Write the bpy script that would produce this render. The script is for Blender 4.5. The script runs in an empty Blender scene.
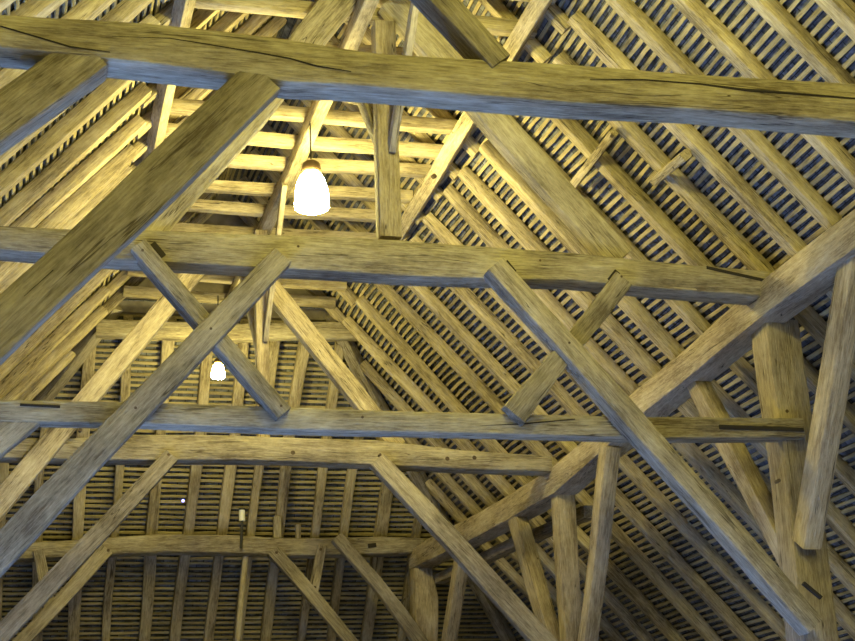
import bpy, math, random
from mathutils import Vector, Matrix
random.seed(11)
RNG = random.Random(5)
C = bpy.context.scene.collection
S, H = 1.25, 1.6            # metres per survey unit, camera height above the floor

# ------------------------------------------------------------------ survey of the photograph (camera and truss planes)
F, CX, CY = 1593.0, 427.5, 320.5
def _n(v): return Vector(v).normalized()
_y = _n((0 - CX, 886 - CY, F))
_x = _n((6279.950877, 260.0, F))
_z = _x.cross(_y)
if _z[1] > 0: _z = -_z
def P(u, v, Y):
    q = Vector((u - CX, v - CY, F)); d = Vector((_x.dot(q), _y.dot(q), _z.dot(q)))
    return d * (Y / d[1])
def W(p): return Vector((p[0] * S, p[1] * S, p[2] * S + H))
def px(n, Y=10.5): return n * (Y * 1.1) / F          # rough size of n pixels at depth Y

# ------------------------------------------------------------------ materials
def nd(nt, t, **kw):
    n = nt.nodes.new(t)
    for k, v in kw.items(): setattr(n, k, v)
    return n
def oak(name, dark, mid, pale, crack=1.0, grain=1.0, bump=0.8, rough=0.85):
    m = bpy.data.materials.new(name); m.use_nodes = True
    nt = m.node_tree; L = nt.links; b = nt.nodes['Principled BSDF']
    b.inputs['Roughness'].default_value = rough
    b.inputs['Specular IOR Level'].default_value = 0.2
    tc = nd(nt, 'ShaderNodeTexCoord'); oi = nd(nt, 'ShaderNodeObjectInfo')
    mul = nd(nt, 'ShaderNodeMath', operation='MULTIPLY'); mul.inputs[1].default_value = 57.0
    L.new(oi.outputs['Random'], mul.inputs[0])
    add = nd(nt, 'ShaderNodeVectorMath', operation='ADD')
    L.new(tc.outputs['Object'], add.inputs[0]); L.new(mul.outputs[0], add.inputs[1])
    def stretched(sx, sy, detail, rg=0.6, dist=0.0):
        mp = nd(nt, 'ShaderNodeMapping'); mp.inputs['Scale'].default_value = (sx, sy, sy)
        L.new(add.outputs[0], mp.inputs[0])
        n = nd(nt, 'ShaderNodeTexNoise'); n.inputs['Scale'].default_value = 1
        n.inputs['Detail'].default_value = detail + 1; n.inputs['Roughness'].default_value = rg
        n.inputs['Distortion'].default_value = dist
        L.new(mp.outputs[0], n.inputs['Vector']); return n
    g1 = stretched(1.6, 22, 6, 0.65, 0.6)        # grain
    g2 = stretched(1.3, 3.2, 3, 0.55)            # weathered patches
    g3 = stretched(0.2, 5.5, 3, 0.5, 0.35)      # shakes
    g4 = stretched(9, 16, 4, 0.7)                # tooling and insect marks
    g5 = stretched(7, 75, 5, 0.7, 0.2)       # fine open grain
    mix = nd(nt, 'ShaderNodeMath', operation='MULTIPLY_ADD'); mix.inputs[1].default_value = 0.55 * grain
    L.new(g1.outputs['Fac'], mix.inputs[0])
    m2 = nd(nt, 'ShaderNodeMath', operation='MULTIPLY'); m2.inputs[1].default_value = 0.75
    L.new(g2.outputs['Fac'], m2.inputs[0]); L.new(m2.outputs[0], mix.inputs[2])
    m3 = nd(nt, 'ShaderNodeMath', operation='MULTIPLY_ADD'); m3.inputs[1].default_value = 0.3
    L.new(g4.outputs['Fac'], m3.inputs[0]); m4 = nd(nt, 'ShaderNodeMath', operation='MULTIPLY_ADD'); m4.inputs[1].default_value = 0.75
    L.new(g5.outputs['Fac'], m4.inputs[0]); L.new(mix.outputs[0], m4.inputs[2]); L.new(m4.outputs[0], m3.inputs[2])
    nm = nd(nt, 'ShaderNodeMath', operation='MULTIPLY'); nm.inputs[1].default_value = .427; L.new(m3.outputs[0], nm.inputs[0])
    rp = nd(nt, 'ShaderNodeValToRGB'); L.new(nm.outputs[0], rp.inputs[0])
    e = rp.color_ramp.elements
    e[0].position = 0.41; e[0].color = (*dark, 1); e[1].position = 0.61; e[1].color = (*pale, 1)
    k = e.new(0.51); k.color = (*mid, 1)
    # per timber tone
    hs = nd(nt, 'ShaderNodeHueSaturation')
    mr = nd(nt, 'ShaderNodeMapRange'); mr.inputs['To Min'].default_value = 0.84; mr.inputs['To Max'].default_value = 1.16
    L.new(oi.outputs['Random'], mr.inputs['Value']); L.new(mr.outputs[0], hs.inputs['Value'])
    L.new(rp.outputs[0], hs.inputs['Color'])
    # shakes: thin dark lines along the grain, only where a slow mask allows them
    ab = nd(nt, 'ShaderNodeMath', operation='SUBTRACT'); ab.inputs[1].default_value = 0.5
    L.new(g3.outputs['Fac'], ab.inputs[0])
    aa = nd(nt, 'ShaderNodeMath', operation='ABSOLUTE'); L.new(ab.outputs[0], aa.inputs[0])
    cr = nd(nt, 'ShaderNodeMapRange'); cr.inputs['From Min'].default_value = 0.001; cr.inputs['From Max'].default_value = 0.005
    L.new(aa.outputs[0], cr.inputs['Value'])
    mk = nd(nt, 'ShaderNodeMapRange'); mk.inputs['From Min'].default_value = 0.50; mk.inputs['From Max'].default_value = 0.58
    L.new(g2.outputs['Fac'], mk.inputs['Value'])
    mx = nd(nt, 'ShaderNodeMath', operation='MAXIMUM'); L.new(cr.outputs[0], mx.inputs[0]); L.new(mk.outputs[0], mx.inputs[1])
    cm = nd(nt, 'ShaderNodeMix', data_type='RGBA'); cm.inputs['A'].default_value = (0.07, 0.055, 0.035, 1)
    L.new(hs.outputs[0], cm.inputs['B'])
    if crack > 0: L.new(mx.outputs[0], cm.inputs['Factor'])
    else: cm.inputs['Factor'].default_value = 1
    L.new(cm.outputs['Result'], b.inputs['Base Color'])
    bp = nd(nt, 'ShaderNodeBump'); bp.inputs['Strength'].default_value = bump; bp.inputs['Distance'].default_value = 0.035
    L.new(m3.outputs[0], bp.inputs['Height']); L.new(bp.outputs[0], b.inputs['Normal'])
    return m
M = {}
M['tie'] = oak('aged_oak_beam', (.115, .09, .058), (.29, .25, .17), (.46, .41, .295))
M['brace'] = oak('aged_oak_brace', (.115, .093, .06), (.29, .25, .175), (.46, .405, .295))
M['rafter'] = oak('oak_rafter', (.14, .11, .065), (.36, .30, .185), (.55, .475, .315), bump=.4)
M['lath'] = oak('riven_lath', (.17, .135, .07), (.32, .265, .14), (.45, .375, .20), crack=0, bump=.3)
M['post'] = oak('arcade_oak', (.15, .115, .07), (.32, .265, .175), (.48, .41, .29))
M['peg'] = oak('dark_peg', (.05, .035, .02), (.09, .065, .04), (.14, .10, .06), crack=0)

def simple(name, col, rough=.6, metal=0.0, emit=None, est=0.0):
    m = bpy.data.materials.new(name); m.use_nodes = True; nt = m.node_tree
    b = nt.nodes['Principled BSDF']
    n = nd(nt, 'ShaderNodeTexNoise'); n.inputs['Scale'].default_value = 40; n.inputs['Detail'].default_value = 3
    r = nd(nt, 'ShaderNodeValToRGB'); nt.links.new(n.outputs['Fac'], r.inputs[0])
    r.color_ramp.elements[0].color = (*[c * .85 for c in col], 1); r.color_ramp.elements[1].color = (*col, 1)
    nt.links.new(r.outputs[0], b.inputs['Base Color'])
    b.inputs['Roughness'].default_value = rough; b.inputs['Metallic'].default_value = metal
    if emit: b.inputs['Emission Color'].default_value = (*emit, 1); b.inputs['Emission Strength'].default_value = est
    return m
M['black'] = simple('black_rubber', (.02, .02, .02))
M['hole'] = simple('notch_shade_and_crack', (.02, .015, .01), .95)  # near-black, painted shade for mortise notches and grooves; also the cracks
M['white'] = simple('white_plastic', (.75, .75, .72), .4)
M['cap'] = simple('brown_lamp_cap', (.10, .06, .03), .4)
M['glass'] = simple('lit_opal_glass', (.9, .85, .7), .3, 0, (1, .86, .29), 560.0)
M['glass2'] = simple('lit_opal_glass_far', (.9, .85, .7), .3, 0, (1, .86, .29), 700.0)
M['led'] = simple('blue_white_led', (.8, .85, 1), .3, 0, (.22, .22, 1), 7.0)

def tile_mat():
    m = bpy.data.materials.new('tile_backs'); m.use_nodes = True; nt = m.node_tree; L = nt.links
    b = nt.nodes['Principled BSDF']; b.inputs['Roughness'].default_value = .8
    tc = nd(nt, 'ShaderNodeTexCoord')
    br = nd(nt, 'ShaderNodeTexBrick'); br.inputs['Scale'].default_value = 1
    br.inputs['Brick Width'].default_value = .21; br.inputs['Row Height'].default_value = .094
    br.inputs['Mortar Size'].default_value = .006; br.inputs['Mortar Smooth'].default_value = .2
    br.inputs['Color1'].default_value = (.07, .07, .07, 1); br.inputs['Color2'].default_value = (.17, .175, .18, 1)
    br.inputs['Mortar'].default_value = (.03, .03, .03, 1)
    L.new(tc.outputs['Object'], br.inputs['Vector'])
    n = nd(nt, 'ShaderNodeTexNoise'); n.inputs['Scale'].default_value = 11; n.inputs['Detail'].default_value = 5
    L.new(tc.outputs['Object'], n.inputs['Vector'])
    r = nd(nt, 'ShaderNodeValToRGB'); r.color_ramp.elements[0].position = .3; r.color_ramp.elements[1].position = .7
    r.color_ramp.elements[0].color = (.3, .3, .3, 1); r.color_ramp.elements[1].color = (1.25, 1.25, 1.3, 1)
    L.new(n.outputs['Fac'], r.inputs[0])
    mm = nd(nt, 'ShaderNodeMix', data_type='RGBA', blend_type='MULTIPLY'); mm.inputs['Factor'].default_value = 1
    L.new(br.outputs['Color'], mm.inputs['A']); L.new(r.outputs[0], mm.inputs['B'])
    L.new(mm.outputs['Result'], b.inputs['Base Color'])
    bp = nd(nt, 'ShaderNodeBump'); bp.inputs['Distance'].default_value = .03; bp.inputs['Strength'].default_value = .8
    L.new(n.outputs['Fac'], bp.inputs['Height']); L.new(bp.outputs[0], b.inputs['Normal'])
    return m
M['tile'] = tile_mat()
def plaster(name, c1, c2, scale):
    m = bpy.data.materials.new(name); m.use_nodes = True; nt = m.node_tree; L = nt.links
    b = nt.nodes['Principled BSDF']; b.inputs['Roughness'].default_value = .95
    tc = nd(nt, 'ShaderNodeTexCoord'); n = nd(nt, 'ShaderNodeTexNoise'); n.inputs['Scale'].default_value = scale; n.inputs['Detail'].default_value = 6
    L.new(tc.outputs['Object'], n.inputs['Vector'])
    r = nd(nt, 'ShaderNodeValToRGB'); r.color_ramp.elements[0].color = (*c1, 1); r.color_ramp.elements[1].color = (*c2, 1)
    r.color_ramp.elements[0].position = .35; r.color_ramp.elements[1].position = .65
    L.new(n.outputs['Fac'], r.inputs[0]); L.new(r.outputs[0], b.inputs['Base Color'])
    return m
M['floor'] = plaster('packed_chalk_floor', (.40, .39, .36), (.52, .51, .48), 3)
M['wall'] = plaster('rubble_wall', (.13, .11, .08), (.24, .21, .16), 5)

# ------------------------------------------------------------------ timbers
def link(name, verts, faces, mat, mw=None, smooth=False):
    me = bpy.data.meshes.new(name); me.from_pydata([tuple(v) for v in verts], [], faces); me.update()
    if smooth:
        for p in me.polygons: p.use_smooth = True
    o = bpy.data.objects.new(name, me); C.objects.link(o); me.materials.append(mat)
    if mw is not None: o.matrix_world = mw
    return o
def tag(o, label, cat, group=None, kind=None):
    if label: o['label'] = label
    if cat: o['category'] = cat
    if group: o['group'] = group
    if kind: o['kind'] = kind
    return o
def smooth_noise(n, amp, step=4):
    k = [RNG.uniform(-1, 1) for _ in range(n // step + 4)]
    out = []
    for i in range(n):
        t = i / step; a = int(t); f = t - a; f = f * f * (3 - 2 * f)
        out.append(amp * (k[a] * (1 - f) + k[a + 1] * f))
    return out
def resample(pts, hs, ws, seg):
    pts = [Vector(p) for p in pts]; out = []
    for i in range(len(pts) - 1):
        n = max(1, int(round((pts[i + 1] - pts[i]).length / seg)))
        for j in range(n):
            t = j / n; out.append((pts[i].lerp(pts[i + 1], t), hs[i] * (1 - t) + hs[i + 1] * t, ws[i] * (1 - t) + ws[i + 1] * t))
    out.append((pts[-1], hs[-1], ws[-1])); return out
def timber(name, pts, w, h, side, mat, ch=.12, wob=.05, bow=.012, seg=.22, ends=0.0, skew=0.0):
    """One timber along pts (survey units). side = hint for the width axis; w across side, h across the other axis."""
    n = len(pts)
    hs = list(h) if isinstance(h, (list, tuple)) else [h] * n
    ws = list(w) if isinstance(w, (list, tuple)) else [w] * n
    pts = [W(p) for p in pts]
    st = resample(pts, [q * S for q in hs], [q * S for q in ws], seg * S)
    ax = (pts[-1] - pts[0]).normalized()
    sd = Vector(side); sd = (sd - ax * sd.dot(ax)).normalized()
    up = ax.cross(sd).normalized()
    mw = Matrix((( ax.x, sd.x, up.x, pts[0].x), (ax.y, sd.y, up.y, pts[0].y), (ax.z, sd.z, up.z, pts[0].z), (0, 0, 0, 1)))
    inv = mw.inverted()
    k = len(st)
    b1, b2 = smooth_noise(k, bow * S, 5), smooth_noise(k, bow * S, 5)
    n1, n2 = smooth_noise(k, wob, 3), smooth_noise(k, wob, 3)
    cn = [smooth_noise(k, .6, 3) for _ in range(4)]
    verts, faces = [], []
    sec = None
    for i, (p, hh, ww) in enumerate(st):
        q = inv @ p
        a, b = ww / 2 * (1 + n1[i]), hh / 2 * (1 + n2[i])
        tp = 1.0
        if ends and (i == 0 or i == k - 1): tp = 1 - ends
        a *= tp; b *= tp
        cy, cz = q.y + b1[i], q.z + b2[i]
        r = min(a, b) * 2 * ch
        ring = []
        for c, (sy, sz) in enumerate(((1, 1), (-1, 1), (-1, -1), (1, -1))):
            rr = r * (1 + cn[c][i])
            c1, c2 = (cy + sy * a, cz + sz * (b - rr)), (cy + sy * (a - rr), cz + sz * b)
            mid = (cy + sy * (a - rr * .32), cz + sz * (b - rr * .32))
            ring += [c1, mid, c2] if sy * sz > 0 else [c2, mid, c1]
        verts += [(q.x, y, z) for y, z in ring]
    m = 12
    for i in range(k - 1):
        for j in range(m):
            faces.append((i * m + j, i * m + (j + 1) % m, (i + 1) * m + (j + 1) % m, (i + 1) * m + j))
    faces.append(tuple(range(m - 1, -1, -1))); faces.append(tuple((k - 1) * m + j for j in range(m)))
    me = bpy.data.meshes.new(name); me.from_pydata(verts, [], faces); me.update()
    for p in me.polygons: p.use_smooth = len(p.vertices) == 4
    me.set_sharp_from_angle(angle=math.radians(38))
    me.materials.append(mat)
    o = bpy.data.objects.new(name, me); C.objects.link(o); o.matrix_world = mw
    return o
def adopt(child, parent):
    mw = child.matrix_world.copy(); child.parent = parent
    child.matrix_parent_inverse = parent.matrix_world.inverted(); child.matrix_world = mw
    return child
def cyl(name, a, b, r, mat, n=10, r2=None):
    a, b = Vector(a), Vector(b); ax = (b - a).normalized()
    s = ax.orthogonal().normalized(); t = ax.cross(s); r2 = r if r2 is None else r2
    v = [s * (math.cos(2 * math.pi * j / n) * r) + t * (math.sin(2 * math.pi * j / n) * r) for j in range(n)]
    v += [(b - a) + (s * math.cos(2 * math.pi * j / n) + t * math.sin(2 * math.pi * j / n)) * r2 for j in range(n)]
    f = [(j, (j + 1) % n, n + (j + 1) % n, n + j) for j in range(n)] + [tuple(range(n - 1, -1, -1)), tuple(range(n, 2 * n))]
    return link(name, v, f, mat, Matrix.Translation(a))
def peg(par, u, v, Y, r=.0095, out=.004):
    a = W(P(u, v, Y + .05)); d = Vector((0, -1, 0)) * (.05 + out) * S
    return adopt(cyl('peg', a, a + d, r * S, M['peg']), par)
def slot(par, u0, v0, u1, v1, Y, w):
    a, b = P(u0, v0, Y), P(u1, v1, Y)
    return adopt(timber('notch_shade', [a, b], .03, w, (0, 1, 0), M['hole'], ch=.05, wob=.02, bow=0), par)  # dark strip standing for the shade in a mortise notch or groove
def crack(par, Y, prof):
    pts = [P(u, v, Y) for u, v, q in prof]; hs = [px(q * .7, Y) for u, v, q in prof]
    return adopt(timber('crack', pts, .006, hs, (0, 1, 0), M['hole'], ch=.05, wob=.25, bow=.004, seg=.1), par)
YF = (0, 1, 0)       # width axis along the nave, so that h is measured in the truss plane

def tie(name, Y, prof, depth, mat, ch=.1):
    pts, hs = [], []
    for u, t, b in prof:
        a, c = P(u, t, Y), P(u, b, Y)
        pts.append(((a + c) / 2) + Vector((0, depth / 2, 0))); hs.append((a - c).length)
    return timber(name, pts, depth, hs, YF, mat, ch=ch, wob=.025, bow=.006)
def brace(name, Y, px_pts, w, thick, mat, ch=.1, wob=.05, bow=.012):
    return timber(name, [P(u, v, Y) + Vector((0, thick / 2, 0)) for u, v in px_pts], thick, w, YF, mat, ch=ch, wob=wob, bow=bow)

Y1, Y2, Y3, Y4 = 6.23, 10.46, 14.7, 19.5
FLOOR = -H / S
# ---- nearest truss
t = tie('tie_beam', Y1, [(-150, 6, 42), (0, 12, 48), (100, 20, 58), (231, 30, 73), (290, 36, 81), (340, 44, 83), (382, 50, 86), (470, 56, 94), (570, 63, 102), (700, 72, 108), (855, 82, 121), (1000, 92, 133)], .19, M['tie'], ch=.12)
crack(t, Y1 + .001, [(112, 36, .3), (170, 38, 1), (210, 44, 1.6), (258, 52, 2), (290, 58, 1.4), (317, 66, 1.8), (351, 72, .3)])
crack(t, Y1 + .001, [(590, 80, .3), (645, 80, 1), (700, 84, 2.2), (745, 90, 3), (800, 94, 2), (900, 101, 1)])
crack(t, Y1 + .001, [(0, 27, 1), (70, 47, 2), (110, 52, .3)])
tag(t, 'massive cracked tie beam crossing the top of the picture, the nearest of all', 'beam', 'tie beams of the barn')
t = brace('arch_brace', Y1 + .01, [(266, 76), (125, 210), (22, 305), (-90, 412)], .195, .085, M['brace'])
tag(t, 'thick long brace rising from lower left to the underside of the nearest tie beam', 'brace', 'long braces under the tie beams'); crack(t, Y1 + .011, [(112, 220, .3), (90, 236, 1.2), (71, 253, 1.8), (45, 277, 1.2), (24, 296, .3)])
t = brace('arch_brace', Y1 + .02, [(92, 50), (0, 117), (-190, 262)], .19, .16, M['brace'])
tag(t, 'short visible brace at top left corner under the nearest tie beam', 'brace', 'long braces under the tie beams')
t = brace('diagonal_strut', Y1 + .0, [(500, 62), (445, 0), (395, -57)], .125, .14, M['brace'])
tag(t, 'blue-edged strut leaning left off the top of the nearest tie beam', 'strut', 'diagonal struts')
# ---- middle truss
t = tie('tie_beam', Y2, [(-120, 218, 244), (0, 224, 249), (125, 229, 259), (280, 234, 268), (399, 239, 275), (490, 246, 278), (570, 252, 280), (667, 262, 289), (775, 271, 297)], .23, M['tie'])
tag(t, 'tie beam carrying the tall crown post below the lit lamp', 'beam', 'tie beams of the barn')
for u, v in ((297, 249), (538, 263), (664, 271), (676, 284), (712, 274)): peg(t, u, v, Y2)
v = [W(P(u, q, Y2 - .004)) for u, q in ((662, 265), (681, 268), (697, 290), (674, 288))]; v += [p + Vector((0, .02, 0)) for p in v]
pt_ = adopt(link('repair_patch', v, [(0, 1, 2, 3), (7, 6, 5, 4), (0, 4, 5, 1), (1, 5, 6, 2), (2, 6, 7, 3), (3, 7, 4, 0)], M['rafter']), t); pt_['label'] = 'pale yellow let-in patch'
slot(t, 706, 268, 764, 281, Y2 + .005, .025)
slot(t, 152, 244, 163, 257, Y2 - .006, .05); slot(t, 266, 262, 276, 252, Y2 - .006, .05); slot(t, 610, 281, 617, 272, Y2 - .006, .05)  # notch shadows at the lapped strut and brace heads, drawn as dark strips
slot(t, 505, 262, 514, 273, Y2 - .006, .04)
t = tie('tie_beam', Y2 + .02, [(-100, 396, 418), (0, 399, 421), (150, 402, 424), (290, 407, 430), (400, 410, 431), (490, 412, 433), (570, 414, 435), (640, 416, 437), (700, 416, 437), (804, 418, 437)], .17, M['tie'])
tag(t, 'slender lower tie beam crossing behind both long braces at mid height', 'beam', 'tie beams of the barn')
for u, v in ((361, 419), (520, 423)): peg(t, u, v, Y2 + .02)
slot(t, 719, 427, 803, 430, Y2 + .02, .03); crack(t, Y2 + .021, [(480, 426, .3), (520, 424, 1.5), (575, 419, 1)])
slot(t, 60, 407, 20, 405, Y2 + .022, .015)
t = brace('arch_brace', Y2 - .15, [(283, 255), (122, 425), (-112, 672)], [.16, .185, .2], .12, M['brace'])
tag(t, 'long brace crossing a blue-edged strut in an X left of centre', 'brace', 'long braces under the tie beams')
for u, v in ((210, 331), (135, 410)): peg(t, u, v, Y2 - .15)
t = brace('arch_brace', Y2 - .15, [(496, 263), (647, 434), (818, 624)], [.16, .165, .17], .18, M['brace'])
tag(t, 'long brace descending from the crown post beam to the right arcade post', 'brace', 'long braces under the tie beams')
for u, v in ((567, 345), (642, 428)): peg(t, u, v, Y2 - .15)
slot(t, 803, 583, 821, 598, Y2 - .152, .025)
t = brace('diagonal_strut', Y2 - .07, [(139, 243), (204, 320), (284, 413)], [.12, .115, .13], .16, M['brace'])
tag(t, 'blue-edged strut running down right behind the long brace, forming the left X', 'strut', 'diagonal struts'); peg(t, 142, 253, Y2 - .07); peg(t, 280, 408, Y2 - .07, .01)
t = brace('diagonal_strut', Y2 - .07, [(515, 415), (565, 352), (624, 278)], [.18, .15, .16], .1, M['brace'], wob=.08)
tag(t, 'short pale strut crossing behind the right long brace between two tie beams', 'strut', 'diagonal struts')
for u, v in ((619, 279), (528, 408)): peg(t, u, v, Y2 - .07)
t = brace('extra_brace', Y2 + .03, [(30, 412), (-10, 446), (-80, 505)], .17, .13, M['brace']); t.name = 'arch_brace.004'
tag(t, 'short brace end at the left edge under the slender lower tie beam', 'brace', 'long braces under the tie beams')
t = brace('principal_rafter', Y2 + .05, [(622, 258), (497, 119), (392, -2)], .23, .14, M['brace'])
tag(t, 'heavy principal rafter right of the crown post, standing on its tie beam', 'rafter', 'principal rafters')
t = brace('principal_rafter', Y2 + .05, [(132, 241), (262, 97), (330, 10), (385, -55)], .24, .14, M['brace'])
tag(t, 'principal rafter left of the crown post, half hidden by the nearest long brace', 'rafter', 'principal rafters')
cb = P(388, 240, Y2 + .1)
t = timber('crown_post', [cb, (cb.x + .02, cb.y, 6.14)], .15, .165, YF, M['post'], ch=.08)
tag(t, 'tall crown post standing on the tie beam just right of the lit lamp', 'post', 'crown posts')
t = timber('crown_post_brace', [(2.55, Y2 + .17, 5.22), (2.5, 10.95, 5.72), (2.42, 11.65, 6.13)], .07, [.1, .15, .17], (1, 0, 0), M['brace'])
tag(t, 'curved brace from the tall crown post up to the collar purlin by the lamp', 'brace', 'crown post braces')
t = timber('crown_post_brace', [(2.61, Y2 + .02, 5.05), (2.6, 9.2, 6.15)], .05, .11, (1, 0, 0), M['brace'])
tag(t, 'thin brace leaning toward the viewer on the right side of the tall crown post', 'brace', 'crown post braces')
# ---- far truss
t = tie('tie_beam', Y3, [(-150, 438, 456), (0, 440, 458), (146, 434, 460), (290, 437, 461), (375, 439, 465), (463, 450, 469), (552, 456, 472)], .22, M['tie'])
tag(t, 'yellowish tie beam just below the slender one, third from the front', 'beam', 'tie beams of the barn')
for u, v in ((292, 454), (473, 459), (446, 460)): peg(t, u, v, Y3, .022)
t = brace('arch_brace', Y3 - .12, [(377, 459), (450, 536), (552, 648)], [.17, .19, .2], .13, M['brace'])
tag(t, 'pale long brace descending right from the third tie beam to the arcade post', 'brace', 'long braces under the tie beams')
peg(t, 379, 456, Y3 - .12, .014)
t = brace('arch_brace', Y3 - .12, [(172, 455), (95, 536), (-115, 755)], [.15, .16, .17], .13, M['brace'])
tag(t, 'long brace rising from bottom left to the third tie beam', 'brace', 'long braces under the tie beams')
peg(t, 168, 456, Y3 - .12, .014)
t = brace('principal_rafter', Y3 - .1, [(224, 238), (190, 275), (85, 400), (-40, 552)], .19, .12, M['rafter'])
tag(t, 'yellow principal rafter descending left behind the X, passing over the third tie beam', 'rafter', 'principal rafters')
for u, v in ((53, 440), (80, 431)): peg(t, u, v, Y3 - .1, .018)
t = brace('principal_rafter', Y3 + .06, [(240, 248), (273, 288), (360, 397), (398, 447)], .19, .13, M['rafter'])
tag(t, 'yellow principal rafter descending right behind the slender lower tie beam', 'rafter', 'principal rafters')
cb = P(263, 442, Y3 + .1)
t = timber('crown_post', [cb, (2.28, cb.y, 6.12)], .13, .125, YF, M['post'], ch=.08)
tag(t, 'distant thin crown post standing on the third tie beam behind the X', 'post', 'crown posts')
t = timber('crown_post_brace', [(2.25, Y3 + .16, 4.95), (2.25, 15.9, 6.12)], .06, .12, (1, 0, 0), M['brace'])
tag(t, 'small dark brace leaning away from the distant crown post', 'brace', 'crown post braces')
t = timber('crown_post_brace', [(2.31, Y3 + .02, 4.95), (2.32, 13.6, 6.12)], .05, .09, (1, 0, 0), M['brace'])
tag(t, 'thin brace leaning toward the viewer from the distant crown post', 'brace', 'crown post braces')
# ---- end frame under the hip
t = tie('end_beam', Y4, [(-60, 548, 564), (20, 542, 559), (102, 537, 555), (163, 533, 552), (237, 535, 554), (290, 538, 556), (382, 536, 554), (424, 538, 553)], .24, M['tie'], ch=.16)
tag(t, 'crooked yellow plate along the foot of the hip end, lowest horizontal beam', 'beam')
slot(t, 368, 546, 376, 545, Y4 - .005, .05)
for nm, pp, w, lab in (('end_brace', [(274, 549), (295, 572), (358, 648)], .16, 'brace under the hip end plate with a small strut leaning on it'),
                       ('end_brace', [(336, 537), (375, 582), (426, 648)], .16, 'rightmost brace under the hip end plate, reaching the corner post'),
                       ('end_brace', [(106, 547), (70, 588), (14, 648)], .17, 'brace under the hip end plate at bottom left, below the long brace')):
    t = brace(nm, Y4 - .12, pp, w, .12, M['brace'], bow=.02, wob=.08); tag(t, lab, 'brace', 'braces under the hip end plate')
    peg(t, pp[0][0] + 2, pp[0][1] + 4, Y4 - .12, .018)
t = brace('short_strut', Y4 - .08, [(322, 545), (312, 598)], .12, .09, M['brace'], wob=.1)
tag(t, 'short pegged strut between the hip end plate and its middle brace', 'strut', 'short struts at the hip end')
peg(t, 320, 550, Y4 - .08, .018); peg(t, 314, 588, Y4 - .08, .018)
t = brace('short_strut', Y4 - .03, [(38, 550), (52, 618)], .13, .09, M['brace'], wob=.1)
tag(t, 'short strut at bottom left between the hip end plate and a brace', 'strut', 'short struts at the hip end')
a = P(420, 566, Y4)
t = timber('corner_post', [(5.03, Y4 + .1, 3.58), (5.05, Y4 + .1, 3.2), (5.0, Y4 + .1, 2.4), (5.0, Y4 + .1, FLOOR)], [.27, .33, .30, .30], [.24, .3, .3, .3], YF, M['post'], ch=.16)
tag(t, 'stout post with a swollen head at the far right corner of the hip end', 'post', 'arcade posts')

# ---- arcade plates, posts, longitudinal braces
t = timber('arcade_plate', [(5.62, 4.2, 4.02), (5.62, Y2 - .1, 4.0), (5.45, 12.6, 3.82), (5.3, Y3, 3.58), (5.2, 17, 3.63), (5.05, Y4 + .2, 3.72)], .28, .27, (1, 0, 0), M['post'], ch=.1, bow=.012, wob=.03)
tag(t, 'long arcade plate running into the distance along the right side', 'beam', 'arcade plates')
t = timber('arcade_plate', [(-.82, 4.2, 4.0), (-.82, Y4 + .2, 3.75)], .28, .27, (1, 0, 0), M['post'])
tag(t, 'arcade plate of the left aisle, hidden beyond the left edge', 'beam', 'arcade plates')
t = timber('aisle_rail', [(5.62, Y3 + .2, 3.32), (5.42, 17, 3.36), (5.25, Y4, 3.45)], .14, .12, (1, 0, 0), M['post'])
tag(t, 'lower rail running beneath the far bay of the right arcade plate', 'beam')
def post(x, Y, ztop, s, lab, o=.14):
    t = timber('arcade_post', [(x, Y + o, ztop), (x, Y + o, 2.1), (x, Y + o, FLOOR)], [s, s, s * 1.15], [s * 1.05, s, s * 1.15], YF, M['post'], ch=.07, wob=.03)
    tag(t, lab, 'post', 'arcade posts'); return t
p2 = post(5.69, Y2, 3.88, .28, 'arcade post at right where the slender tie beam ends', .25)
for u, v in ((784, 413), (776, 482)): peg(p2, u, v, Y2 + .11, .014)
p3 = post(5.3, Y3, 3.5, .19, 'slimmer arcade post at lower right below the end of the third tie beam')
post(5.63, Y1, 3.9, .28, 'arcade post of the nearest truss, beyond the right edge')
post(-.8, Y1, 3.87, .28, 'arcade post of the nearest truss, beyond the left edge')
post(-.8, Y2, 3.8, .28, 'arcade post of the middle truss, beyond the left edge')
post(-.8, Y3, 3.75, .28, 'arcade post of the third truss, beyond the left edge')
def lbrace(x, Y, dy, zt, zb, w, lab, mat='post', dxt=0, dxb=0, yb=0):
    t = timber('arcade_brace', [(x + dxt, Y + dy, zt), (x + dxb, Y + yb + (.0 if dy < 0 else .28), zb)], .15, w, (1, 0, 0), M[mat], ch=.12)
    tag(t, lab, 'brace', 'braces from arcade posts to plate'); return t
lbrace(5.6, Y2, -1.2, 3.97, 2.12, .21, 'grey weathered brace at right edge from the arcade post up toward the viewer', dxt=.02, dxb=.03, yb=.06)
lbrace(5.55, Y2, 1.5, 3.82, 1.95, .17, 'brace behind the slender tie beam rising away from the right arcade post', dxb=.13, yb=.08)
lbrace(5.32, Y3, -1.25, 3.62, 1.1, .18, 'grey brace below the right plate leaning toward the viewer from the slimmer post', dxb=-.1)
lbrace(5.28, Y3, 1.3, 3.5, 1.5, .24, 'round-headed brace below the right plate leaning away from the slimmer post', dxt=-.1)
lbrace(5.1, Y4, -1.75, 3.55, 1.6, .19, 'brace leaning toward the viewer from the hip corner post')
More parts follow.
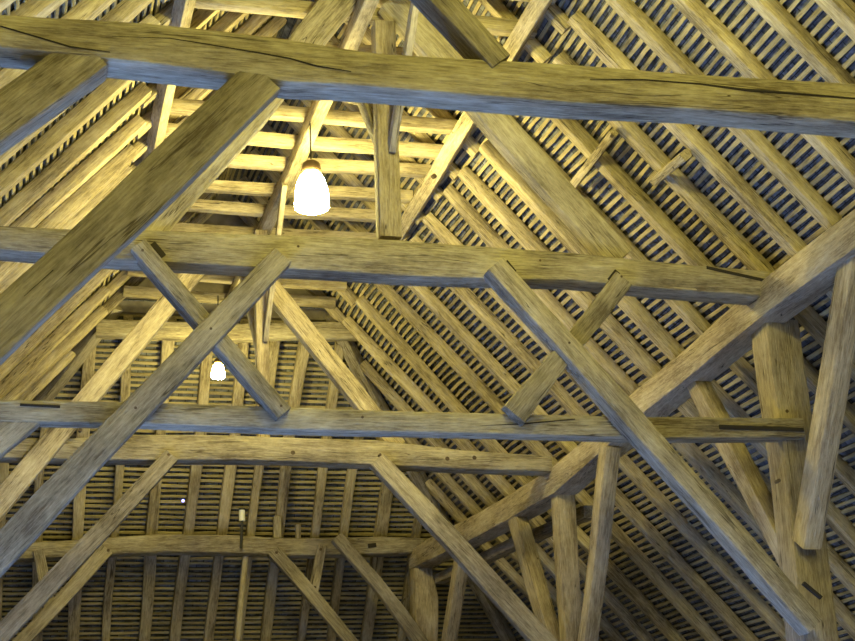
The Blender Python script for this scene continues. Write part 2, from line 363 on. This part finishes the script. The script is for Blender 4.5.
# ---- purlins
t = timber('side_purlin', [(3.72, 4.5, 6.17), (3.72, 16.0, 6.19)], .12, .13, (.67, 0, .74), M['rafter'], ch=.07, bow=.008)
tag(t, 'straight purlin crossing the upper ends of the right slope rafters', 'purlin', 'side purlins')
for Y in (7.6, 8.3, 11.2, 13.2): adopt(cyl('peg', W((3.70, Y, 6.14)), W((3.66, Y, 6.105)), .022 * S, M['peg']), t)
t = timber('side_purlin', [(1.08, 4.5, 6.22), (1.08, 16.0, 6.24)], .11, .12, (-.67, 0, .74), M['rafter'], ch=.07)
tag(t, 'narrow purlin crossing the upper ends of the left slope rafters', 'purlin', 'side purlins')
t = timber('collar_purlin', [(2.48, 4.5, 6.2), (2.40, 12, 6.2), (2.28, 17.5, 6.2)], .11, .14, (1, 0, 0), M['rafter'], ch=.07)
tag(t, 'central purlin under the collars, brightly lit beside the hanging lamp', 'purlin')

# ------------------------------------------------------------------ roof slopes
MS = 1.11
def shift(Y): return -.35 * min(1, max(0, (Y - 11.5) / 5))
def zr(x, Y): return 4.35 + MS * (5.55 + shift(Y) - x)              # right slope, rafter underside
def xr(z, Y): return 5.55 + shift(Y) - (z - 4.35) / MS
XL0 = 2.45 - 3.1
def xl(z): return XL0 + (z - 4.35) / MS
def zl(x): return 4.35 + MS * (x - XL0)
YG, ZG = 17.6, 6.14                                                  # head of the hip, underside
MH = .97
def zh(Y): return ZG - MH * (Y - YG)
def yh(z): return YG + (ZG - z) / MH
CO, SI = 1 / math.hypot(1, MS), MS / math.hypot(1, MS)
NR, NL, NH = Vector((SI, 0, CO)), Vector((-SI, 0, CO)), Vector((0, MH, 1)).normalized()
RD, RW = .118, .119
couples = [5.15, 5.7, 6.25, 6.85, 7.42, 8.0, 8.53, 9.08, 9.66, 10.2, 10.72, 11.3, 11.95, 12.54, 13.05, 13.56, 14.15, 14.68, 15.32, 15.93, 16.65, 17.32]
ORD = ['first', 'second', 'third', 'fourth', 'fifth', 'sixth', 'seventh', 'eighth', 'ninth', 'tenth', 'eleventh', 'twelfth', 'thirteenth', 'fourteenth', 'fifteenth']
near = [Y for Y in couples if Y < Y2][::-1]; mid = [Y for Y in couples if Y2 <= Y < Y3]; far = [Y for Y in couples if Y >= Y3]
def where(Y):
    for lst, s in ((near, 'on this side of the crown post beam'), (mid, 'beyond the crown post beam'), (far, 'beyond the third tie beam')):
        for i, q in enumerate(lst):
            if abs(q - Y) < .01: return ORD[i] + ' ' + s
for Y in couples:
    j = RNG.uniform(-.03, .03)
    w = RW * RNG.uniform(.88, 1.15); nz = NR * (RD / 2)
    xt = 3.99 + shift(Y) + RNG.uniform(-.03, .03)
    xb = 8.3
    pts = [Vector((x, Y + j * (1 if x < 5 else -1), zr(x, Y))) + nz for x in (xt, (xt + xb) / 2 - 1, xb - 1.5, xb)]
    t = timber('rafter', pts, w, RD, YF, M['rafter'], ch=.085, wob=.05, bow=.02, seg=.4, ends=.15)
    tag(t, 'long rafter of the right roof slope, ' + where(Y), 'rafter', 'rafters of the right slope')
    nz = NL * (RD / 2); xt = .93 + RNG.uniform(-.03, .03); w = RW * RNG.uniform(.9, 1.15)
    pts = [Vector((x, Y + j * .8, zl(x))) + nz for x in (xt, -1.2, -3.2)]
    t = timber('rafter', pts, w, RD, YF, M['rafter'], ch=.07, wob=.04, bow=.015, seg=.4, ends=.1)
    tag(t, 'long rafter of the left roof slope, ' + where(Y), 'rafter', 'rafters of the left slope')
    # upper rafters above the collar
    o = .15; ax = 2.45 + shift(Y) / 2
    for (side, nn, fx) in (('right', NR, lambda x: zr(x, Y)), ('left', NL, lambda x: zl(x))):
        x0, x1 = (3.98 + shift(Y), ax + .05) if side == 'right' else (.9, ax - .1)
        pts = [Vector((x, Y + o, fx(x))) + nn * (RD / 2) for x in (x0, x1)]
        t = timber('upper_rafter', pts, .1, RD * .9, YF, M['rafter'], ch=.15, seg=.5)
        tag(t, 'upper rafter above collars ' + side + ', ' + where(Y), 'rafter', 'upper rafters above the collars')
    a, b = xl(6.34) - .05, xr(6.34, Y) + .14
    sag = RNG.uniform(-.02, .02)
    t = timber('collar', [(a, Y + .04, 6.335 + sag), ((a + b) / 2, Y + .05 + sag, 6.335), (b, Y + .04, 6.335 - sag)], .1, .11, YF, M['rafter'], ch=.06, bow=.015)
    tag(t, 'horizontal collar between the two slopes, ' + where(Y), 'collar', 'collars of the rafter couples')
# jacks of the long slopes beyond the head of the hip
for i, Y in enumerate((17.95, 18.55, 19.15, 19.75, 20.3)):
    x0 = xr(zh(Y), Y)
    t = timber('jack_rafter', [Vector((x, Y, zr(x, Y))) + NR * (RD / 2) for x in (x0 + .05, 8.3)], RW, RD, YF, M['rafter'], ch=.2, seg=.4)
    tag(t, 'rafter of the right slope cut against the hip, ' + ORD[i] + ' past the hip head', 'rafter', 'jack rafters of the right slope')
    x0 = xl(zh(Y))
    t = timber('jack_rafter', [Vector((x, Y, zl(x))) + NL * (RD / 2) for x in (x0 - .05, -3.2)], RW, RD, YF, M['rafter'], ch=.2, seg=.4)
    tag(t, 'rafter of the left slope cut against the hip, ' + ORD[i] + ' past the hip head', 'rafter', 'jack rafters of the left slope')
# hip end
YB = 23.0
hipx = [P(u, 500, 18.85).x for u in (44, 82, 120, 159, 196, 232, 262, 292, 329, 361)]
hipx = [hipx[0] - 1.0, hipx[0] - .5] + hipx + [hipx[-1] + .47, hipx[-1] + .95]
for i, x in enumerate(hipx):
    y0 = YG
    if x > xr(ZG, YG): y0 = next(y for y in [YG + k * .02 for k in range(400)] if xr(zh(y), y) > x)
    if x < xl(ZG): y0 = next(y for y in [YG + k * .02 for k in range(400)] if xl(zh(y)) < x)
    w = RNG.uniform(.1, .15)
    j = RNG.uniform(-.05, .05)
    pts = [Vector((x + j * s, y, zh(y))) + NH * .055 for s, y in ((0, y0 + .03), (1, y0 * .5 + 10), (-.6, 21.2), (0, YB))]
    t = timber('hip_end_rafter', pts, w, .11, (1, 0, 0), M['rafter'], ch=.12, wob=.12, bow=.022, seg=.28)
    tag(t, 'upright rafter of the hip end, ' + ORD[i] + ' from the left', 'rafter', 'upright rafters of the hip end')
t = timber('hip_rafter', [Vector((xr(zh(y), y), y, zh(y))) + Vector((.03, .03, -.0)) for y in (YG - .1, 18.6, 19.6, 22.5)], .15, .16, (.7, -.7, 0), M['brace'], bow=.03)
tag(t, 'corner rafter where the hip end meets the right slope', 'rafter', 'hip rafters')
t = timber('hip_rafter', [Vector((xl(zh(y)), y, zh(y))) + Vector((-.03, .03, 0)) for y in (YG - .1, 18.6, 19.6, 22.5)], .15, .16, (.7, .7, 0), M['brace'], bow=.02)
tag(t, 'corner rafter where the hip end meets the left slope', 'rafter', 'hip rafters')
t = timber('hip_head_beam', [P(96, 327, YG - .12), P(240, 333, YG - .12), P(372, 331, YG - .12)], .13, .2, YF, M['tie'], bow=.02)
tag(t, 'beam at the head of the hip end below the far lamp glow', 'beam')
# laths
def strip(name, pts, nrm, w, th, mat):
    """Thin riven lath through pts (survey units), lying in the plane with normal nrm."""
    pts = [W(p) for p in pts]; ax = (pts[-1] - pts[0]).normalized(); nn = Vector(nrm); sd = nn.cross(ax).normalized(); nn = ax.cross(sd)
    mw = Matrix(((ax.x, sd.x, nn.x, pts[0].x), (ax.y, sd.y, nn.y, pts[0].y), (ax.z, sd.z, nn.z, pts[0].z), (0, 0, 0, 1))); inv = mw.inverted()
    v, f = [], []
    for i, p in enumerate(pts):
        q = inv @ p; a = w * S / 2 * RNG.uniform(.75, 1.2); c = RNG.uniform(-.006, .006) * S; t0 = RNG.uniform(-.002, .002)
        v += [(q.x, q.y + c - a, q.z + t0), (q.x, q.y + c + a, q.z + t0), (q.x, q.y + c + a, q.z + t0 + th * S), (q.x, q.y + c - a, q.z + t0 + th * S)]
    n = len(pts)
    for i in range(n - 1):
        for j in range(4): f.append((i * 4 + j, i * 4 + (j + 1) % 4, i * 4 + 4 + (j + 1) % 4, i * 4 + 4 + j))
    f += [(3, 2, 1, 0), tuple((n - 1) * 4 + j for j in range(4))]
    return link(name, v, f, mat, mw)
G, LW, LT = .075, .0315, .014
ysp = lambda a, b: [a + (b - a) * i / max(1, int((b - a) / .27)) for i in range(max(1, int((b - a) / .27)) + 1)]
k = 0
z = 7.72
while z > 1.45:
    ye = yh(z) if z < ZG else 17.55
    t = strip('lath', [Vector((xr(z, y), y, z)) + NR * (RD + .002) for y in ysp(4.2, ye)], NR, LW, LT, M['lath'])
    tag(t, 'thin riven lath running across the rafters of the right slope', 'lath', 'laths of the right slope')
    if z > 2.2:
        t = strip('lath', [Vector((xl(z), y, z)) + NL * (RD + .002) for y in ysp(4.2, ye)], NL, LW, LT, M['lath'])
        tag(t, 'thin riven lath running across the rafters of the left slope', 'lath', 'laths of the left slope')
    z -= G * SI
    k += 1
z = ZG - .03
while z > 1.7:
    y = yh(z); y2 = y
    a, b = xl(z), xr(z, y)
    t = strip('lath', [Vector((x, y, z)) + NH * (.112) for x in ysp(a, b)], NH, LW * 1.05, LT, M['lath'])
    tag(t, 'thin horizontal lath running across the upright rafters of the hip end', 'lath', 'laths of the hip end')
    z -= G * .72
# ------------------------------------------------------------------ setting
def quad(name, a, b, c, d, th, mat, origin=None):
    """Slab a-b-c-d (metres), thickened outward along its normal; local x along a-b, y in plane."""
    a, b, c, d = (Vector(q) for q in (a, b, c, d)); ax = (b - a).normalized(); n = ax.cross(d - a).normalized(); sd = n.cross(ax)
    mw = Matrix(((ax.x, sd.x, n.x, a.x), (ax.y, sd.y, n.y, a.y), (ax.z, sd.z, n.z, a.z), (0, 0, 0, 1))); inv = mw.inverted()
    v = [inv @ q for q in (a, b, c, d)]; v += [q + Vector((0, 0, th)) for q in v]
    o = link(name, v, [(3, 2, 1, 0), (4, 5, 6, 7), (0, 1, 5, 4), (1, 2, 6, 5), (2, 3, 7, 6), (3, 0, 4, 7)], mat, mw)
    o['kind'] = 'structure'; return o
off = RD + LT + .035
YN = -7.0
def r_(x, Y): return W(Vector((x, Y, zr(x, Y))) + NR * off)
def l_(x, Y): return W(Vector((x, Y, zl(x))) + NL * off)
def h_(x, Y): return W(Vector((x, Y, zh(Y))) + NH * (off + .005))
xtop = 2.46
# right slope in strips so that it follows the slight bend of the barn
ys = [YN, 11.5, 16.5]
def ceil_mesh(name, rows, nrm, mat):
    v, f = [], []
    for r in rows: v += r
    n = len(rows[0])
    for i in range(len(rows) - 1):
        for j in range(n - 1): f.append((i * n + j, i * n + j + 1, (i + 1) * n + j + 1, (i + 1) * n + j))
    o0 = Vector(v[0]); ax = (Vector(v[(len(rows) - 1) * n]) - o0).normalized(); nn = Vector(nrm); sd = nn.cross(ax).normalized(); nn = ax.cross(sd)
    mw = Matrix(((ax.x, sd.x, nn.x, o0.x), (ax.y, sd.y, nn.y, o0.y), (ax.z, sd.z, nn.z, o0.z), (0, 0, 0, 1))); inv = mw.inverted()
    o = link(name, [inv @ Vector(q) for q in v], f, mat, mw)
    md = o.modifiers.new('thickness', 'SOLIDIFY'); md.thickness = .04; md.offset = 0
    o['kind'] = 'structure'; return o
def hipy(side, x):
    for k in range(700):
        y = YG + k * .01
        if side == 'r' and xr(zh(y), y) > x: return y
        if side == 'l' and xl(zh(y)) < x: return y
    return YB
xs = [1.95, 3.0, 3.55, 4.2, 5.0, 5.8, 6.6, 7.4, 8.4]
def yrows(ye): return [YN, 4, 11.5, 12.5, 14.0, 15.5, 16.5, ye]
rows = [[None] * len(xs) for _ in range(8)]
for i, x in enumerate(xs):
    for j, q in enumerate(yrows((hipy('r', x) if x > 3.5 else YG) + .3)): rows[j][i] = r_(x, q)
ceil_mesh('ceiling', rows, NR, M['tile'])
xs2 = [2.6, 1.6, 1.02, .7, .3, -.1, -.5, -.9, -1.3, -1.8, -2.2, -3.3]
rows = [[None] * len(xs2) for _ in range(8)]
for i, x in enumerate(xs2):
    for j, q in enumerate(yrows((hipy('l', x) if x < 1.02 else YG) + .3)): rows[j][i] = l_(x, q)
ceil_mesh('ceiling', rows, NL, M['tile'])
rows = [[h_((xl(zh(y)) - .3) * (1 - q) + (xr(zh(y), y) + .3) * q, y) for y in (YG - .1, 18.6, 20, 21.5, YB)] for q in (0, .5, 1)]
ceil_mesh('ceiling', rows, NH, M['tile'])
# gablet above the hip head: upright boards
gp = [(xl(6.2) - .22, 6.2), (xr(6.2, YG) + .22, 6.2), (2.27, 8.02)]
v = [W((x, YG + .02, z)) for x, z in gp] + [W((x, YG + .36, z)) for x, z in gp]
o = link('wall_gablet', v, [(0, 1, 2), (5, 4, 3), (0, 3, 4, 1), (1, 4, 5, 2), (2, 5, 3, 0)], M['wall']); o['kind'] = 'structure'
# floor and walls
quad('floor', (-6, -9, 0), (12, -9, 0), (12, 31, 0), (-6, 31, 0), -.1, M['floor'])
xw, zw = 8.4 * S, W((0, 0, zr(8.4, 5) + .2)).z
quad('wall_right', (xw, YN * S, 0), (xw, YB * S, 0), (xw, YB * S, zw), (xw, YN * S, zw), -.5, M['wall'])
xw2, zw2 = -3.3 * S, W((0, 0, zl(-3.3) + .2)).z
quad('wall_far', (xw2, YB * S, 0), (xw, YB * S, 0), (xw, YB * S, W((0, 0, zh(YB) + .2)).z), (xw2, YB * S, W((0, 0, zh(YB) + .2)).z), -.5, M['wall'])
# left aisle wall with the wagon doorway standing open
d0, d1 = 5.4 * S, 11.0 * S
quad('wall_left', (xw2, YN * S, 0), (xw2, d0, 0), (xw2, d0, zw2), (xw2, YN * S, zw2), .5, M['wall'])
quad('wall_left', (xw2, d1, 0), (xw2, YB * S, 0), (xw2, YB * S, zw2), (xw2, d1, zw2), .5, M['wall'])
quad('wall_left', (xw2, d0, 2.95), (xw2, d1, 2.95), (xw2, d1, zw2), (xw2, d0, zw2), .5, M['wall'])  # unseen strip over the doorway, added to cut off steep daylight
quad('wall_near', (xw2, YN * S, 0), (xw, YN * S, 0), (xw, YN * S, 12.5), (xw2, YN * S, 12.5), .5, M['wall'])

# ------------------------------------------------------------------ small things
def lathe(name, prof, c, mat, n=20):
    v, f = [], []
    for r, z in prof: v += [(r * math.cos(2 * math.pi * j / n), r * math.sin(2 * math.pi * j / n), z) for j in range(n)]
    k = len(prof)
    for i in range(k - 1):
        for j in range(n): f.append((i * n + j, i * n + (j + 1) % n, (i + 1) * n + (j + 1) % n, (i + 1) * n + j))
    f += [tuple(range(n - 1, -1, -1)), tuple((k - 1) * n + j for j in range(n))]
    return link(name, v, f, mat, Matrix.Translation(c), True)
def lamp(u, v, Y, hw, hang, glass, label):
    c = W(P(u, v, Y)); e = bpy.data.objects.new('hanging_lamp', None); C.objects.link(e); e.location = c; e.empty_display_size = .1
    e.matrix_world = Matrix.Translation(c)
    tag(e, label, 'lamp', 'hanging lamps')
    h = hw * 2.2
    g = lathe('glass_shade', [(hw * .6, 0), (hw * .95, h * .02), (hw, h * .1), (hw * .98, h * .38), (hw * .88, h * .62), (hw * .74, h * .82), (hw * .62, h * .93), (hw * .4, h)], c, glass); adopt(g, e)
    g['label'] = 'glowing white glass'
    k = lathe('cap', [(hw * .5, 0), (hw * .6, h * .08), (hw * .5, h * .3), (hw * .2, h * .4), (hw * .08, h * .42)], c + Vector((0, 0, h * .97)), M['cap']); adopt(k, e)
    top = Vector((c.x, c.y, W((0, 0, hang)).z))
    adopt(cyl('cable', c + Vector((0, 0, h * 1.35)), top, .008, M['black'], 8), e)
    return e, c
lamp(312, 209, 12.3, .15 * S, 6.15, M['glass'], 'large lit glass lamp hanging beside the crown post')
lamp(218, 378, 16.8, .075 * S, 6.15, M['glass2'], 'distant lit lamp glimpsed behind the crossing of the X')
# sensor on a rod and its support pole
e = bpy.data.objects.new('camera_sensor', None); C.objects.link(e); b0 = W(P(241, 548, Y4 - .05)); e.matrix_world = Matrix.Translation(b0)
e.name = 'sensor_rod'
tag(e, 'small white sensor on a black rod fixed to the hip end plate', 'sensor')
tp = W(P(242, 521, Y4 - .05)); adopt(cyl('rod', b0, tp, .022, M['black']), e)
adopt(cyl('sensor_head', tp, tp + Vector((0, 0, .17)), .05, M['white'], 12, .045), e)
adopt(cyl('sensor_cap', tp + Vector((0, 0, .17)), tp + Vector((0, 0, .2)), .05, M['black'], 12), e)
t = brace('thin_pole', Y4 + .1, [(246, 553), (240, 610), (236, 650)], .07, .07, M['brace'], ch=.25)
tag(t, 'thin round pole below the hip end plate under the white sensor', 'pole')
for u, lab in ((278, 'taller short stub of wood on top of the hip end plate'), (298, 'smaller short stub of wood on the plate, right of the taller stub')):
    t = brace('wood_stub', Y4 + .04, [(u, 516 if u < 290 else 524), (u, 540)], .1 if u < 290 else .06, .08, M['brace']); tag(t, lab, 'stub', 'wood stubs on the hip end plate')
a = W(P(183, 502, 18.6)); e = lathe('indicator_light', [(.012, 0), (.02, .007), (.02, .03), (.012, .037)], a, M['led'], 14)
tag(e, 'tiny blue-white indicator light among the hip end laths', 'light')
# wind brace and stray billet on the right slope
def on_slope(u, v, d=.05):
    q = Vector((u - CX, v - CY, F)); r = Vector((_x.dot(q), _y.dot(q), _z.dot(q)))
    z0 = 4.35 - d * 1.5; s = (z0 + MS * 5.55) / (r[2] + MS * r[0]); return r * s
t = timber('wind_brace', [on_slope(570, 190), on_slope(614, 133)], .05, .07, NR, M['rafter'], ch=.1)
tag(t, 'short straight piece nailed across rafters near the heavy principal rafter', 'brace'); adopt(cyl('peg', on_slope(0, 0) * 0 + W(on_slope(612, 136, .07)), W(on_slope(612, 136, .1)), .02, M['peg']), t)
t = timber('wooden_billet', [on_slope(655, 181, .06), on_slope(670, 168, .075), on_slope(686, 155, .06)], .085, .085, NR, M['rafter'], ch=.3, wob=.12)
tag(t, 'stray round billet lying across two rafters below the nearest tie beam', 'billet')

# ------------------------------------------------------------------ camera, light
R = Matrix(((_x[0], -_x[1], -_x[2], 0), (_y[0], -_y[1], -_y[2], 0), (_z[0], -_z[1], -_z[2], H), (0, 0, 0, 1)))
cam = bpy.data.cameras.new('camera'); co = bpy.data.objects.new('camera', cam); C.objects.link(co); co.matrix_world = R
cam.sensor_fit = 'HORIZONTAL'; cam.sensor_width = 36; cam.lens = F / 855 * 36; cam.clip_start = .05; cam.clip_end = 200
bpy.context.scene.camera = co
def light(name, kind, loc, energy, col, size=.3, target=None, sy=None, spread=None):
    l = bpy.data.lights.new(name, kind); l.energy = energy; l.color = col
    o = bpy.data.objects.new(name, l); C.objects.link(o); o.location = loc
    if kind == 'AREA':
        l.size = size
        if spread: l.spread = math.radians(spread)
        if sy: l.shape = 'RECTANGLE'; l.size_y = sy
    else: l.shadow_soft_size = size
    if target is not None: o.rotation_euler = (Vector(target) - Vector(loc)).to_track_quat('-Z', 'Y').to_euler()
    return o
WARM = (1, .91, .24)
# the row of hanging lamps goes on toward and past the viewer, above the frame
light('barn_lamp', 'POINT', W((2.45, 7.9, 5.4)), 620, WARM, .14)
light('barn_lamp', 'POINT', W((2.5, 3.0, 5.4)), 600, WARM, .14)
light('barn_lamp', 'POINT', W((2.6, -1.6, 5.2)), 1000, WARM, .14)
light('barn_lamp', 'POINT', W((2.6, -5.6, 4.4)), 2700, WARM, .14)
# daylight falling through the open wagon doorway onto the pale floor, which throws it up at the undersides
light('doorway_daylight', 'AREA', (-4.4 * S, (d0 + d1) / 2, 3.2), 5900, (.15, .34, 1), d1 - d0, (2.0 * S, (d0 + d1) / 2, -1.2), 1.8, 80)
w = bpy.data.worlds.new('world'); bpy.context.scene.world = w; w.use_nodes = True
bg = w.node_tree.nodes['Background']; bg.inputs[0].default_value = (.55, .7, 1, 1); bg.inputs[1].default_value = .6
vs = bpy.context.scene.view_settings
vs.view_transform = 'Standard'; vs.look = 'None'; vs.gamma = 1; vs.use_curve_mapping = False; vs.exposure = -0.36
